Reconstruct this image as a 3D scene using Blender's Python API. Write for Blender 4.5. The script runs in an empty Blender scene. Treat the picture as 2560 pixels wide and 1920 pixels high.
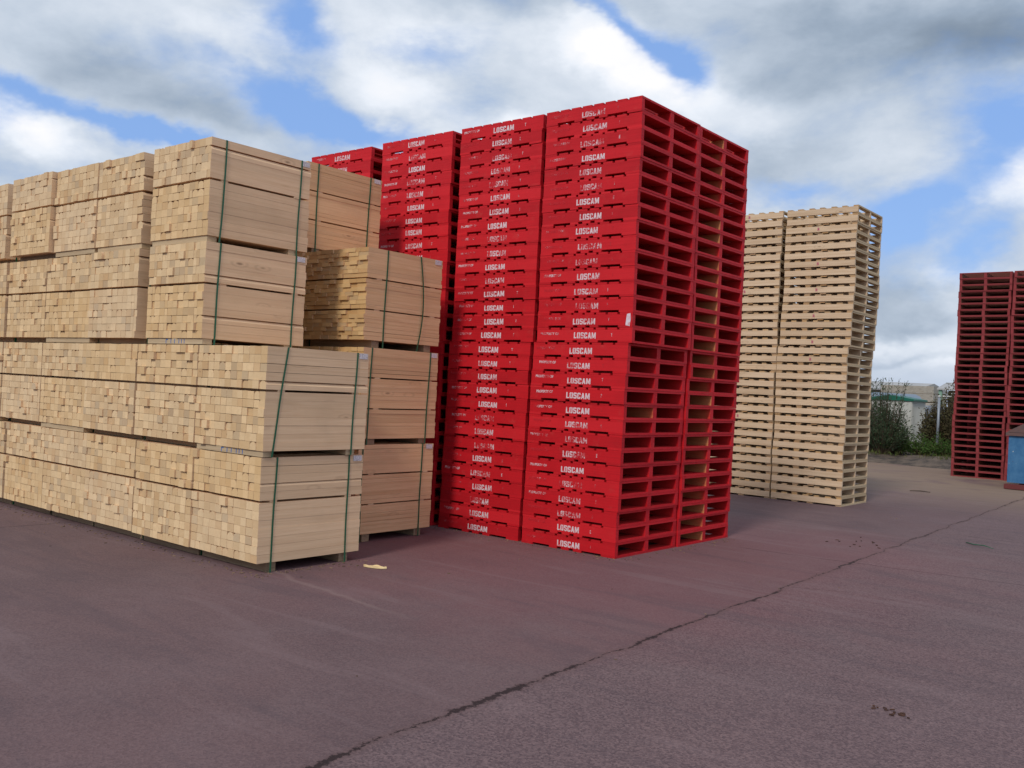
import bpy, math, random
from mathutils import Vector, Matrix
random.seed(7)
C = bpy.context.scene.collection
PI = math.pi

# ------------------------------------------------------------------ helpers
class MB:
    """collects boxes / prisms and links them as one mesh"""
    def __init__(s): s.v, s.f, s.m, s.s = [], [], [], []
    def face(s, idx, mat=0, smooth=False): s.f.append(idx); s.m.append(mat); s.s.append(smooth)
    def box(s, x0, x1, y0, y1, z0, z1, mats=0, sk=None):
        if isinstance(mats, int): mats = (mats,)*6
        b = len(s.v)
        for z in (z0, z1):
            for (x, y) in ((x0, y0), (x1, y0), (x1, y1), (x0, y1)): s.v.append((x, y, z))
        # -Y, +X, +Y, -X, bottom, top
        for k, q in enumerate(((0,1,5,4), (1,2,6,5), (2,3,7,6), (3,0,4,7), (3,2,1,0), (4,5,6,7))):
            s.face(tuple(b+i for i in q), mats[k])
    def prism_y(s, pts, y0, y1, mend=0, mside=0):
        """closed outline in XZ (counter clockwise seen from -Y) swept along Y"""
        b = len(s.v); n = len(pts)
        for y in (y0, y1):
            for (x, z) in pts: s.v.append((x, y, z))
        s.face(tuple(b+i for i in range(n)), mend)
        s.face(tuple(b+n+i for i in reversed(range(n))), mend)
        for i in range(n):
            j = (i+1) % n
            s.face((b+j, b+i, b+n+i, b+n+j), mside)
    def tube(s, pts, rads, n=8, mat=0, cap=True):
        b = len(s.v); P = [Vector(p) for p in pts]
        if isinstance(rads, (int, float)): rads = [rads]*len(P)
        for k, p in enumerate(P):
            t = (P[min(k+1, len(P)-1)]-P[max(k-1, 0)]).normalized()
            a = t.cross(Vector((0, 0, 1)))
            if a.length < .05: a = t.cross(Vector((1, 0, 0)))
            a.normalize(); c = t.cross(a)
            for i in range(n):
                w = 2*PI*i/n
                s.v.append(tuple(p+(a*math.cos(w)+c*math.sin(w))*rads[k]))
        for k in range(len(P)-1):
            for i in range(n):
                j = (i+1) % n
                s.face((b+k*n+i, b+k*n+j, b+(k+1)*n+j, b+(k+1)*n+i), mat, True)
        if cap:
            s.face(tuple(b+i for i in reversed(range(n))), mat)
            s.face(tuple(b+(len(P)-1)*n+i for i in range(n)), mat)
    def build(s, name, mats, parent=None, loc=(0, 0, 0), rz=0):
        me = bpy.data.meshes.new(name)
        me.from_pydata(s.v, [], s.f)
        if not isinstance(mats, (list, tuple)): mats = [mats]
        for m in mats: me.materials.append(m)
        me.polygons.foreach_set('material_index', s.m)
        me.polygons.foreach_set('use_smooth', s.s)
        me.update()
        o = bpy.data.objects.new(name, me); C.objects.link(o)
        o.location = loc; o.rotation_euler = (0, 0, rz)
        if parent: o.parent = parent
        return o

def tag(o, label=None, cat=None, group=None, kind=None):
    if label: o['label'] = label
    if cat: o['category'] = cat
    if group: o['group'] = group
    if kind: o['kind'] = kind
    return o
def empty(name, loc=(0, 0, 0), rz=0):
    o = bpy.data.objects.new(name, None); C.objects.link(o)
    o.location = loc; o.rotation_euler = (0, 0, rz); o.empty_display_size = .2
    return o
def copy_tree(o, parent=None):
    c = o.copy(); C.objects.link(c); c.parent = parent
    for ch in list(o.children): copy_tree(ch, c)
    return c
ORD = ['', 'lowest', 'second', 'third', 'fourth', 'fifth', 'sixth', 'seventh', 'eighth', 'ninth', 'tenth', 'eleventh', 'twelfth',
       'thirteenth', 'fourteenth', 'fifteenth', 'sixteenth', 'seventeenth', 'eighteenth', 'nineteenth', 'twentieth']
def place_words(i, n):
    """i counted from 0 at the ground, n in all: count from the nearer end"""
    up, dn = i+1, n-i
    if up == 1: return 'lowest'
    if dn == 1: return 'topmost'
    if up <= dn: return ORD[up]+' from the ground'
    return ORD[dn]+' from the top'

# ------------------------------------------------------------------ node helpers
class NT:
    def __init__(s, tree): s.t = tree; s.n = tree.nodes; s.l = tree.links
    def new(s, t, **kw):
        n = s.n.new(t)
        for k, v in kw.items(): setattr(n, k, v)
        return n
    def put(s, sock, v):
        if v is None: return
        if isinstance(v, bpy.types.NodeSocket): s.l.new(v, sock)
        else: sock.default_value = v
    def m(s, op, a, b=None, c=None, clamp=False):
        n = s.new('ShaderNodeMath', operation=op, use_clamp=clamp)
        for i, v in enumerate((a, b, c)):
            if v is not None: s.put(n.inputs[i], v)
        return n.outputs[0]
    def add(s, a, b): return s.m('ADD', a, b)
    def sub(s, a, b): return s.m('SUBTRACT', a, b)
    def mul(s, a, b): return s.m('MULTIPLY', a, b)
    def ss(s, x, a, b, lo=0., hi=1.):
        n = s.new('ShaderNodeMapRange', interpolation_type='SMOOTHSTEP')
        s.put(n.inputs[0], x); n.inputs[1].default_value = a; n.inputs[2].default_value = b
        n.inputs[3].default_value = lo; n.inputs[4].default_value = hi
        return n.outputs[0]
    def lin(s, x, a, b, lo=0., hi=1.):
        n = s.new('ShaderNodeMapRange')
        s.put(n.inputs[0], x); n.inputs[1].default_value = a; n.inputs[2].default_value = b
        n.inputs[3].default_value = lo; n.inputs[4].default_value = hi
        return n.outputs[0]
    def mix(s, f, a, b, mode='MIX'):
        n = s.new('ShaderNodeMix', data_type='RGBA', blend_type=mode)
        s.put(n.inputs[0], f)
        for sock, v in ((n.inputs[6], a), (n.inputs[7], b)):
            if isinstance(v, tuple) and len(v) == 3: v = (*v, 1)
            s.put(sock, v)
        return n.outputs[2]
    def noise(s, vec, scale, detail=4., rough=.55, dist=0., dim='3D'):
        n = s.new('ShaderNodeTexNoise', noise_dimensions=dim)
        if vec is not None: s.put(n.inputs['Vector'], vec)
        n.inputs['Scale'].default_value = scale; n.inputs['Detail'].default_value = detail
        n.inputs['Roughness'].default_value = rough; n.inputs['Distortion'].default_value = dist
        return n.outputs['Fac']
    def vmap(s, vec, scale=(1, 1, 1), loc=(0, 0, 0)):
        n = s.new('ShaderNodeMapping'); s.put(n.inputs[0], vec)
        n.inputs['Scale'].default_value = scale; n.inputs['Location'].default_value = loc
        return n.outputs[0]
    def sep(s, v):
        n = s.new('ShaderNodeSeparateXYZ'); s.put(n.inputs[0], v); return n.outputs
    def comb(s, x=0., y=0., z=0.):
        n = s.new('ShaderNodeCombineXYZ'); s.put(n.inputs[0], x); s.put(n.inputs[1], y); s.put(n.inputs[2], z); return n.outputs[0]
    def vadd(s, a, b):
        n = s.new('ShaderNodeVectorMath', operation='ADD'); s.put(n.inputs[0], a); s.put(n.inputs[1], b); return n.outputs[0]
    def bump(s, h, st=.3, d=.01):
        n = s.new('ShaderNodeBump'); n.inputs['Strength'].default_value = st; n.inputs['Distance'].default_value = d
        s.put(n.inputs['Height'], h); return n.outputs[0]

def mat(name, fn=None, col=(.5, .5, .5), rough=.7, spec=.3, metal=0.):
    m = bpy.data.materials.new(name); m.use_nodes = True
    t = NT(m.node_tree); b = m.node_tree.nodes['Principled BSDF']
    b.inputs['Roughness'].default_value = rough; b.inputs['Specular IOR Level'].default_value = spec
    b.inputs['Metallic'].default_value = metal; b.inputs['Base Color'].default_value = (*col, 1)
    if fn: fn(t, b)
    return m
def objco(t): return t.new('ShaderNodeTexCoord').outputs['Object']
def objrand(t): return t.new('ShaderNodeObjectInfo').outputs['Random']
def island(t): return t.new('ShaderNodeNewGeometry').outputs['Random Per Island']

def wood_side(light, dark, axis='Y', tint=(.62, .30, .14)):
    """sawn board face: grain along an axis, knots, a tone per board"""
    def fn(t, b):
        co = objco(t); r = island(t); q = objrand(t)
        off = t.comb(t.mul(r, 37.), t.mul(r, 91.), t.mul(q, 13.))
        sc = {'Y': (9, .7, 26), 'X': (.7, 9, 26), 'Z': (9, 26, .7)}[axis]
        g = t.noise(t.vmap(t.vadd(co, off), sc), 1.6, 5, .6, .8)
        g2 = t.noise(t.vmap(t.vadd(co, off), tuple(c*3 for c in sc)), 3., 3, .6)
        ks = {'Y': (9, 3.2, 9), 'X': (3.2, 9, 9), 'Z': (9, 9, 3.2)}[axis]
        v = t.new('ShaderNodeTexVoronoi'); t.put(v.inputs['Vector'], t.vmap(t.vadd(co, off), ks)); v.inputs['Scale'].default_value = 1.
        v.inputs['Randomness'].default_value = 1.
        sepc = t.sep(v.outputs['Color'])
        isk = t.m('GREATER_THAN', sepc[0], .86)
        knot = t.mul(t.ss(t.add(v.outputs['Distance'], t.mul(g, .14)), .22, .10), isk)
        ring = t.mul(t.ss(t.m('ABSOLUTE', t.sub(v.outputs['Distance'], .26)), .09, .0), t.mul(isk, .16))
        c = t.mix(t.ss(g, .3, .72), light, dark)
        c = t.mix(t.mul(t.ss(g2, .45, .75), .22), c, tint)
        c = t.mix(t.mul(t.ss(r, .55, 1.), .35), c, tuple(x*.72 for x in light))
        c = t.mix(t.mul(t.ss(r, .45, 0.), .25), c, tuple(min(1, x*1.16) for x in light))
        big = t.noise(t.vadd(co, t.comb(t.mul(q, 19.), 0., 0.)), 1.7, 3, .6)
        c = t.mix(t.mul(t.ss(q, .5, 1.), .30), c, tuple(x*.70 for x in dark))
        c = t.mix(t.mul(t.ss(q, .4, .0), .25), c, tuple(min(1, x*1.12) for x in light))
        c = t.mix(t.mul(t.ss(big, .48, .75), .25), c, (.45, .31, .19))
        c = t.mix(t.m('ADD', t.mul(knot, .6), ring, clamp=True), c, (.16, .085, .045))
        t.put(b.inputs['Base Color'], c)
        t.put(b.inputs['Normal'], t.bump(t.add(g, t.mul(g2, .6)), .25, .003))
    return fn
def wood_end(light, dark):
    """end grain: growth-ring arcs and a tone per board"""
    def fn(t, b):
        co = objco(t); r = island(t); s = t.sep(co)
        w = t.new('ShaderNodeTexWave', wave_type='RINGS', rings_direction='Y')
        t.put(w.inputs['Vector'], t.vadd(co, t.comb(t.mul(r, 3.1), 0., t.mul(r, 1.7))))
        w.inputs['Scale'].default_value = 38; w.inputs['Distortion'].default_value = 3; w.inputs['Detail'].default_value = 2
        w.inputs['Detail Scale'].default_value = 1.5
        fuzz = t.noise(t.vadd(co, t.comb(t.mul(r, 17.), 0., t.mul(r, 7.))), 30, 4, .65)
        tone = t.new('ShaderNodeTexWhiteNoise', noise_dimensions='1D'); t.put(tone.inputs['W'], r)
        tn = tone.outputs['Value']
        c = t.mix(t.ss(tn, .05, .95), light, dark)
        c = t.mix(t.mul(t.ss(r, .86, .9), .28), c, (.52, .27, .11))
        c = t.mix(t.mul(t.ss(t.m('FRACT', t.mul(r, 17.3)), .88, .92), .45), c, (.33, .27, .20))
        c = t.mix(t.mul(t.ss(t.m('FRACT', t.mul(r, 9.1)), .85, .92), .5), c, tuple(min(1, x*1.25) for x in light))
        c = t.mix(t.mul(w.outputs['Fac'], .16), c, (.38, .20, .08))
        c = t.mix(t.mul(t.ss(fuzz, .40, .72), .20), c, (.42, .26, .13))
        q = objrand(t)
        c = t.mix(t.mul(t.ss(q, .45, 1.), .35), c, (.68, .43, .18))
        c = t.mix(t.mul(t.ss(q, .45, .0), .30), c, (.70, .53, .36))
        big = t.noise(t.vadd(co, t.comb(t.mul(q, 19.), 0., 0.)), 2.3, 3, .6)
        c = t.mix(t.mul(t.ss(big, .45, .7), .18), c, (.33, .24, .15))
        # dark ink-like knots here and there
        kn = t.noise(co, 11, 2, .5)
        c = t.mix(t.mul(t.ss(kn, .73, .79), .6), c, (.10, .05, .025))
        t.put(b.inputs['Base Color'], c)
        t.put(b.inputs['Normal'], t.bump(fuzz, .35, .004))
    return fn

M = {}
M['end'] = mat('sawn_end_grain', wood_end((.74, .55, .33), (.62, .43, .235)), rough=.8)
M['side'] = mat('sawn_pine_side', wood_side((.79, .56, .355), (.67, .455, .275)), rough=.75)
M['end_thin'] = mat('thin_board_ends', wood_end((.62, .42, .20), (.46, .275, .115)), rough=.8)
M['side_bounce'] = mat('red_bounce_pine_side', wood_side((.74, .49, .28), (.61, .37, .19)), rough=.75)  # red bounce light from the pallets worked into the board colour
M['raw'] = mat('bare_pine', wood_side((.68, .525, .365), (.55, .395, .25), 'X'), rough=.75)
M['raw_end'] = mat('deck_board_ends', wood_end((.40, .27, .15), (.28, .18, .10)), rough=.85)
M['raw_y'] = mat('bare_pine_across', wood_side((.60, .47, .30), (.48, .345, .20), 'Y'), rough=.75)
M['grey'] = mat('weathered_grey_timber', wood_side((.40, .37, .33), (.28, .25, .22), 'X', (.3, .25, .2)), rough=.85)
M['flush'] = mat('lit_dunnage_timber', wood_side((.50, .39, .25), (.38, .28, .17), 'X'), rough=.85)  # flush bearers: paler copy, their lit front put into the colour
M['bearer'] = mat('shaded_dunnage_timber', wood_side((.30, .22, .145), (.20, .145, .09), 'X'), rough=.85)  # recessed bearers: shade under the packs put into the colour
M['strap'] = mat('green_strapping', col=(.012, .105, .05), rough=.4, spec=.5)
def f_tagm(t, b):
    co = objco(t); s = t.sep(co)
    ln = t.mul(t.m('GREATER_THAN', t.m('FRACT', t.mul(s[2], 95.)), .62), t.m('GREATER_THAN', t.noise(t.vmap(co, (1, 120, 95)), 1., 1), .48))
    t.put(b.inputs['Base Color'], t.mix(ln, (.68, .64, .66), (.22, .20, .22)))
M['tag'] = mat('printed_paper', f_tagm, rough=.6)
M['crayon'] = mat('blue_crayon', col=(.05, .15, .42), rough=.8)

# ---- painted pallet paint: sprayed on the outside only
def paint(red, dark, wood, over, scale_fade=0., deep=.45):
    def fn(t, b):
        tc = t.new('ShaderNodeTexCoord'); co = tc.outputs['Object']; nn = t.sep(tc.outputs['Normal']); p = t.sep(co)
        q = objrand(t)
        off = t.vadd(co, t.comb(t.mul(q, 41.), t.mul(q, 23.), 0.))
        ax = t.m('ABSOLUTE', p[0]); ay = t.m('ABSOLUTE', p[1])
        ox = t.mul(t.m('GREATER_THAN', t.m('ABSOLUTE', nn[0]), .5), t.m('GREATER_THAN', ax, .54))
        oy = t.mul(t.m('GREATER_THAN', t.m('ABSOLUTE', nn[1]), .5), t.m('GREATER_THAN', ay, .54))
        outer = t.m('MAXIMUM', ox, oy)
        n1 = t.noise(off, 3.2, 4, .6)
        # how far the spray reached into this pallet
        reach = t.add(t.mul(n1, .8), t.sub(t.mul(q, 1.1), over))
        edge = t.ss(t.m('MAXIMUM', ax, ay), .50, .585)
        k = t.m('MAXIMUM', outer, t.m('MULTIPLY', t.ss(reach, .25, .75), t.add(deep, t.mul(edge, 1-deep)), clamp=True))
        grain = t.noise(t.vmap(off, (1.2, 9, 40)), 2.4, 5, .65)
        r = t.mix(t.mul(t.ss(grain, .35, .75), .55), red, dark)
        r = t.mix(t.mul(t.ss(n1, .4, .7), .30), r, tuple(c*.62 for c in red))
        r = t.mix(t.mul(t.ss(q, .55, 1.), .40), r, tuple(min(1, c*1.22+.012) for c in red))
        r = t.mix(t.mul(t.ss(q, .45, 0.), .30), r, tuple(c*.72 for c in dark))
        dust = t.ss(t.noise(off, 7, 4, .7), .55, .8)
        r = t.mix(t.mul(dust, .13), r, (.50, .17, .13))
        w = t.mix(t.ss(grain, .3, .7), wood, tuple(c*.78 for c in wood))
        chips = t.mul(t.ss(t.noise(t.vmap(off, (1, 1, 2.4)), 34, 3, .7), .69-scale_fade, .74-scale_fade), .55)
        k = t.m('MULTIPLY', k, t.sub(1., chips))
        t.put(b.inputs['Base Color'], t.mix(k, w, r))
        t.put(b.inputs['Normal'], t.bump(grain, .3, .003))
        t.put(b.inputs['Roughness'], t.lin(grain, .3, .8, .5, .75))
    return fn
M['red'] = mat('sprayed_red_paint', paint((.56, .010, .018), (.40, .007, .014), (.30, .09, .045), -.30, 0., .82), spec=.22)
M['red_bare_inside'] = mat('sprayed_red_paint_bare_inside', paint((.56, .010, .018), (.42, .007, .014), (.62, .26, .11), .66), spec=.22)
M['old_red'] = mat('faded_red_paint', paint((.26, .042, .046), (.16, .028, .034), (.26, .14, .10), .25, .06), spec=.12)
def stencil(fade):
    def fn(t, b):
        co = objco(t); q = objrand(t)
        n = t.noise(t.vadd(co, t.comb(t.mul(q, 53.), 0., t.mul(q, 29.))), 9, 4, .75)
        n2 = t.noise(t.vadd(co, t.comb(t.mul(q, 13.), 0., t.mul(q, 59.))), 60, 3, .7)
        k = t.ss(t.add(t.add(t.mul(n, .8), t.mul(n2, .45)), t.mul(q, .22)), fade, fade+.22)
        t.put(b.inputs['Base Color'], t.mix(k, (.50, .02, .03), (.68, .54, .58)))
    return fn
M['stencil'] = mat('white_stencil_paint', stencil(.56), rough=.6, spec=.2)
M['stencil_faint'] = mat('faint_stencil_paint', stencil(.70), rough=.6, spec=.2)
M['stamp'] = mat('pink_stamp_ink', col=(.42, .10, .16), rough=.8)
M['scuff'] = mat('white_primer_smear', lambda t, b: t.put(b.inputs['Base Color'], t.mix(t.ss(t.noise(objco(t), 22, 3), .35, .6), (.62, .30, .33), (.66, .60, .68))), rough=.7)

# ------------------------------------------------------------------ camera
cam = bpy.data.cameras.new('camera'); co_ = bpy.data.objects.new('camera', cam); C.objects.link(co_)
cam.lens = 33.181; cam.sensor_width = 36; cam.clip_end = 2000; cam.clip_start = .1
r_ = Vector((0.77092336, 0.63505792, 0.04877104)); u_ = Vector((-0.03457653, -0.0347316, 0.99879837)); f_ = Vector((-0.63598871, 0.77168333, 0.0048173))
mw = Matrix((r_, u_, -f_)).transposed().to_4x4(); mw.translation = Vector((4.96184, -7.75134, 1.60221))
co_.matrix_world = mw
bpy.context.scene.camera = co_

# ------------------------------------------------------------------ lettering
def stencil_glyphs():
    """condensed stencil capitals as polygons in a unit box (x 0..w, z 0..1)"""
    G = {}
    t = .26
    G['L'] = (.62, [[(0,0),(t,0),(t,1),(0,1)], [(t,0),(.62,0),(.62,.2),(t,.2)]])
    G['O'] = (.74, [[(0,.14),(.12,0),(.32,0),(.32,.2),(t,.26),(t,.74),(.32,.8),(.32,1),(.12,1),(0,.86)],
                    [(.42,0),(.62,0),(.74,.14),(.74,.86),(.62,1),(.42,1),(.42,.8),(.48,.74),(.48,.26),(.42,.2)]])
    G['S'] = (.72, [[(0,.12),(.1,0),(.6,0),(.72,.14),(.72,.46),(.6,.58),(.26,.62),(.26,.8),(.46,.8),(.46,.72),(.72,.72),(.72,.88),(.6,1),(.1,1),(0,.88),(0,.55),(.12,.45),(.46,.4),(.46,.2),(.26,.2),(.26,.3),(0,.3)]])
    G['C'] = (.72, [[(0,.14),(.12,0),(.6,0),(.72,.14),(.72,.36),(.47,.36),(.47,.2),(t,.2),(t,.8),(.47,.8),(.47,.64),(.72,.64),(.72,.86),(.6,1),(.12,1),(0,.86)]])
    G['A'] = (.78, [[(0,0),(.24,0),(.3,.2),(.48,.2),(.54,0),(.78,0),(.52,1),(.26,1)]])
    G['M'] = (.95, [[(0,0),(.23,0),(.23,.58),(.38,.1),(.57,.1),(.72,.58),(.72,0),(.95,0),(.95,1),(.66,1),(.475,.45),(.29,1),(0,1)]])
    return G
GL = stencil_glyphs()
def word_mesh(word, x0, x1, z0, z1, y, mb, d=.0012):
    wid = sum(GL[c][0] for c in word)+.12*(len(word)-1); s = (x1-x0)/wid; x = 0
    from mathutils.geometry import tessellate_polygon
    for c in word:
        for poly in GL[c][1]:
            P = [Vector((x0+(x+px)*s, y, z0+pz*(z1-z0))) for px, pz in poly]
            tris = tessellate_polygon([P]); b = len(mb.v)
            for q in P: mb.v.append(tuple(q))
            for q in P: mb.v.append((q.x, y+d, q.z))
            n = len(P)
            for tr in tris:
                a, bb, cc = tr
                nrm = (P[bb]-P[a]).cross(P[cc]-P[a])
                mb.face((b+a, b+bb, b+cc) if nrm.y < 0 else (b+cc, b+bb, b+a))
            for i in range(n): mb.face((b+(i+1) % n, b+i, b+n+i, b+n+(i+1) % n))
        x += GL[c][0]+.12
def font_mesh(text, size, name, material, loc, rot=(PI/2, 0, 0), off=.0, sx=1.):
    cu = bpy.data.curves.new(name, 'FONT'); cu.body = text; cu.size = size; cu.offset = off; cu.extrude = .0006; cu.resolution_u = 2
    tmp = bpy.data.objects.new('tmp', cu); C.objects.link(tmp)
    dg = bpy.context.evaluated_depsgraph_get(); me = bpy.data.meshes.new_from_object(tmp.evaluated_get(dg))
    bpy.data.objects.remove(tmp)
    me.transform(Matrix.Translation(Vector(loc)) @ Matrix.Rotation(rot[0], 4, 'X') @ Matrix.Diagonal((sx, 1, 1, 1)))
    me.materials.clear(); me.materials.append(material); me.name = name
    return me

# ------------------------------------------------------------------ pallets
def pallet(name, W, H, T, bw, top, bot, m_b, m_t, label, cat, rec=-.001, m_e=None):
    """bearers run along X, deck boards along Y; origin at the middle of its foot"""
    h = W/2; root = empty(name)
    for k, (y0, y1) in enumerate(bw):
        mb = MB(); mb.box(-h+.002, h-.002, -h+y0, -h+y1, T, H-T); mb.build('bearer', m_b[k] if isinstance(m_b, tuple) else m_b, root)
    mb = MB()
    for x0, x1 in top:
        j = random.uniform(-.002, .002); mb.box(-h+x0, -h+x1, -h+rec+j*(rec > 0), h-rec, H-T, H-.0015, (1, 0, 1, 0, 0, 0))
    mb.build('top_deck', [m_t, m_e or m_t], root)
    mb = MB()
    for x0, x1 in bot: mb.box(-h+x0, -h+x1, -h+rec, h-rec, .0005, T, (1, 0, 1, 0, 0, 0))
    mb.build('bottom_deck', [m_t, m_e or m_t], root)
    tag(root, label, cat)
    return root
W_ = 1.165
r_top = []
x = 0
for w in (.150, .110, .110, .110, .110, .110, .110, .150):
    r_top.append((x, x+w)); x += w+.0293
r_top[-1] = (W_-.150, W_)
r_bot = [(0, .148), (.362, .460), (.514, .610), (.664, .766), (1.0, W_)]
RED_BW = [(.0, .05), (.545, .615), (1.105, W_)]
red0 = pallet('red_pallet', W_, .15, .0220, RED_BW, r_top, r_bot, M['red'], M['red'], 'x', 'pallet')
red1 = pallet('red_pallet', W_, .15, .0220, RED_BW, r_top, r_bot, (M['red'], M['red_bare_inside'], M['red']), M['red'], 'x', 'pallet')
# lettering meshes (shared); several wordings of fade come from the material's random
h = W_/2
mb = MB(); word_mesh('LOSCAM', -h+.462, -h+.738, .036, .096, -h-.0019, mb); L_brand = mb.build('stencil_lettering', M['stencil']); 
mesh_brand = L_brand.data; bpy.data.objects.remove(L_brand)
mesh_prop = font_mesh('PROPERTY OF', .036, 'small_stencil_lettering', M['stencil_faint'], (-h+.065, -h-.0009, .078), off=.0012, sx=.98)
mesh_marks = [font_mesh(c, .045, 'stencil_mark', M['stencil_faint'], (-h+.885, -h-.0009, .060), off=.001, sx=.7) for c in ('I', 'T', 'E', 'F', '1')]
M['pink_mark'] = M['stamp']

def red_pallet(loc, rz, front, src, scuff=False):
    o = copy_tree(src); o.location = loc; o.rotation_euler = (0, 0, rz)
    if front:
        for me, nm in ((mesh_brand, 'stencil_lettering'), (mesh_prop, 'small_stencil_lettering'), (random.choice(mesh_marks), 'stencil_mark')):
            c = bpy.data.objects.new(nm, me); C.objects.link(c); c.parent = o
            c.location = (random.uniform(-.022, .022), -.0002, random.uniform(-.006, .006))
            c.rotation_euler = (0, random.uniform(-.014, .014), 0); c.scale = (random.uniform(.95, 1.05), 1, random.uniform(.95, 1.04))
    if scuff:
        m_ = MB(); P = [(h-.078, .02), (h-.03, .012), (h-.02, .09), (h-.028, .139), (h-.066, .13), (h-.072, .08)]
        m_.prism_y(P, -h-.0022, -h-.0003); m_.build('paint_smear', M['scuff'], o)
    return o
stacks = [  # right edge x at foot and top, jog, front y, words, front lettering
    ('s1', -.035, .035, 0., 'in the lettered stack nearest the camera', True),
    ('s2', -1.245, -1.180, .01, 'in the lettered stack second from the right', True),
    ('s3', -2.525, -2.475, .0, 'in the lettered stack third from the right', True),
    ('s4', -3.905, -3.86, .02, 'in the leftmost lettered stack', True),
    ('s5', -.02, .018, 1.2, 'in the stack directly behind the nearest one', False)]
for name, xf, xt, y, words, front in stacks:
    jog = random.uniform(.03, .045); cx = 0
    for i in range(30):
        t = i/29
        if i < 14: x = xf+.038*(i/14)
        else: x = xt+.008-.012*((i-14)/16)
        x += random.uniform(-.006, .006); yy = y+random.uniform(-.007, .007)+(.006 if i >= 14 and name in ('s1', 's5') else 0)
        if name == 's5': yy += .03*(i in (12, 13))-.015*(i > 20)
        o = red_pallet((x-h, yy+h, i*.15), random.uniform(-.005, .005), front, red1 if name == 's5' or (name == 's1' and random.random() < .05) else red0, scuff=(name == 's1' and i == 15))
        if name == 's1' and i == 15: lab = 'red pallet with a whitish paint smear near its corner, in the nearest stack'
        else: lab = 'red pallet, '+place_words(i, 30)+', '+words
        tag(o, lab, 'pallet', 'red lettered pallets stacked in tall columns')
def drop(o):
    for c in list(o.children): drop(c)
    bpy.data.objects.remove(o)
drop(red0); drop(red1)

# bare pine pallets
N_W, HW = 34, .14
w_top = [(k*(.082+.0985), k*(.082+.0985)+.082) for k in range(7)]
w_bot = [(0, .095), (.352, .448), (.607, .703), (1.07, W_)]
prot = [pallet('pine_pallet', W_, HW, .0250, [(0, .045), (.56, .605), (1.12, W_)], [(a+random.uniform(-.008, .008)*(0 < k < 6), b+random.uniform(-.008, .008)*(0 < k < 6)) for k, (a, b) in enumerate(w_top)],
        w_bot, M['raw'], M['raw_y'], 'x', 'pallet', .013, M['raw_end']) for _ in range(3)]
mbs = MB()
for k in range(3): mbs.box(-h+.545+.011*k, -h+.553+.011*k, -h-.0019, -h+.001, .045+.006*(k % 2), .098-.004*k)
mbs.box(-h+.548, -h+.574, -h-.0016, -h+.001, .066, .074)
st = mbs.build('ink_stamp', M['stamp']); mesh_stamp = st.data; bpy.data.objects.remove(st)
jw = [0]*N_W
for ci, (xr, words) in enumerate(((-.40, 'in the bare stack with the open side'), (-1.605, 'in the bare stack beside the red ones'))):
    sx = 0; sy = 0
    for i in range(N_W):
        sx = .6*sx+random.uniform(-.007, .007); sy = .6*sy+random.uniform(-.013, .013)
        base = 0
        if ci == 0: base = (-.03 if 15 <= i <= 17 else 0)+(.035*max(0, (i-13))/20 if i > 17 else 0)-.008*(i < 6)
        ybump = .035 if 15 <= i <= 18 else (.02 if i > 18 else -.02)
        o = copy_tree(prot[random.randrange(3)])
        o.location = (xr-h+sx+base, 7.02+h+sy+ybump, i*HW); o.rotation_euler = (0, 0, random.uniform(-.008, .008))
        has = ci == 0 and i in (16, 18, 21, 24, 27, 31) or ci == 1 and i in (33, 24, 9)
        if has:
            c = bpy.data.objects.new('ink_stamp', mesh_stamp); C.objects.link(c); c.parent = o
            c.location = (random.uniform(-.02, .02), 0, 0)
        tag(o, 'bare pine pallet, '+place_words(i, N_W)+', '+words, 'pallet', 'bare pine pallets in two tall stacks')
for q in prot: drop(q)

# faded pallets at the right edge, opening faces to the camera
f_top = [(k*.1775, k*.1775+.1) for k in range(7)]
far0 = pallet('weathered_pallet', W_, .15, .021, [(0, .055), (.55, .615), (1.105, W_)], f_top, w_bot, M['old_red'], M['old_red'], 'x', 'pallet')
for ci, (xl, y, n, words) in enumerate(((-1.36, 16.9, 33, 'in the faded stack left of the blue bin'), (-.16, 16.82, 33, 'in the faded stack behind the blue bin'))):
    sx = sy = 0
    for i in range(n):
        sx = .7*sx+random.uniform(-.014, .014); sy = .7*sy+random.uniform(-.014, .014)
        o = copy_tree(far0); o.location = (xl+h+sx+.03*(i > 20)*(ci == 0)*0, y+h+sy, i*.15); o.rotation_euler = (0, 0, PI/2+random.uniform(-.01, .01))
        tag(o, 'faded red pallet, '+place_words(i, n)+', '+words, 'pallet', 'faded red pallets in tall stacks')
for ci, (xl, y, n, words) in enumerate(((-1.36, 18.14, 33, 'in the rear faded stack left of the bin'), (-.16, 18.1, 33, 'in the rear faded stack behind the bin'))):
    for i in range(n):
        o = copy_tree(far0); o.location = (xl+h+random.uniform(-.02, .02), y+h+random.uniform(-.015, .015), i*.15); o.rotation_euler = (0, 0, random.uniform(-.01, .01))
        tag(o, 'faded pallet, '+place_words(i, n)+', '+words, 'pallet', 'faded red pallets in tall stacks')
drop(far0)

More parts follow.
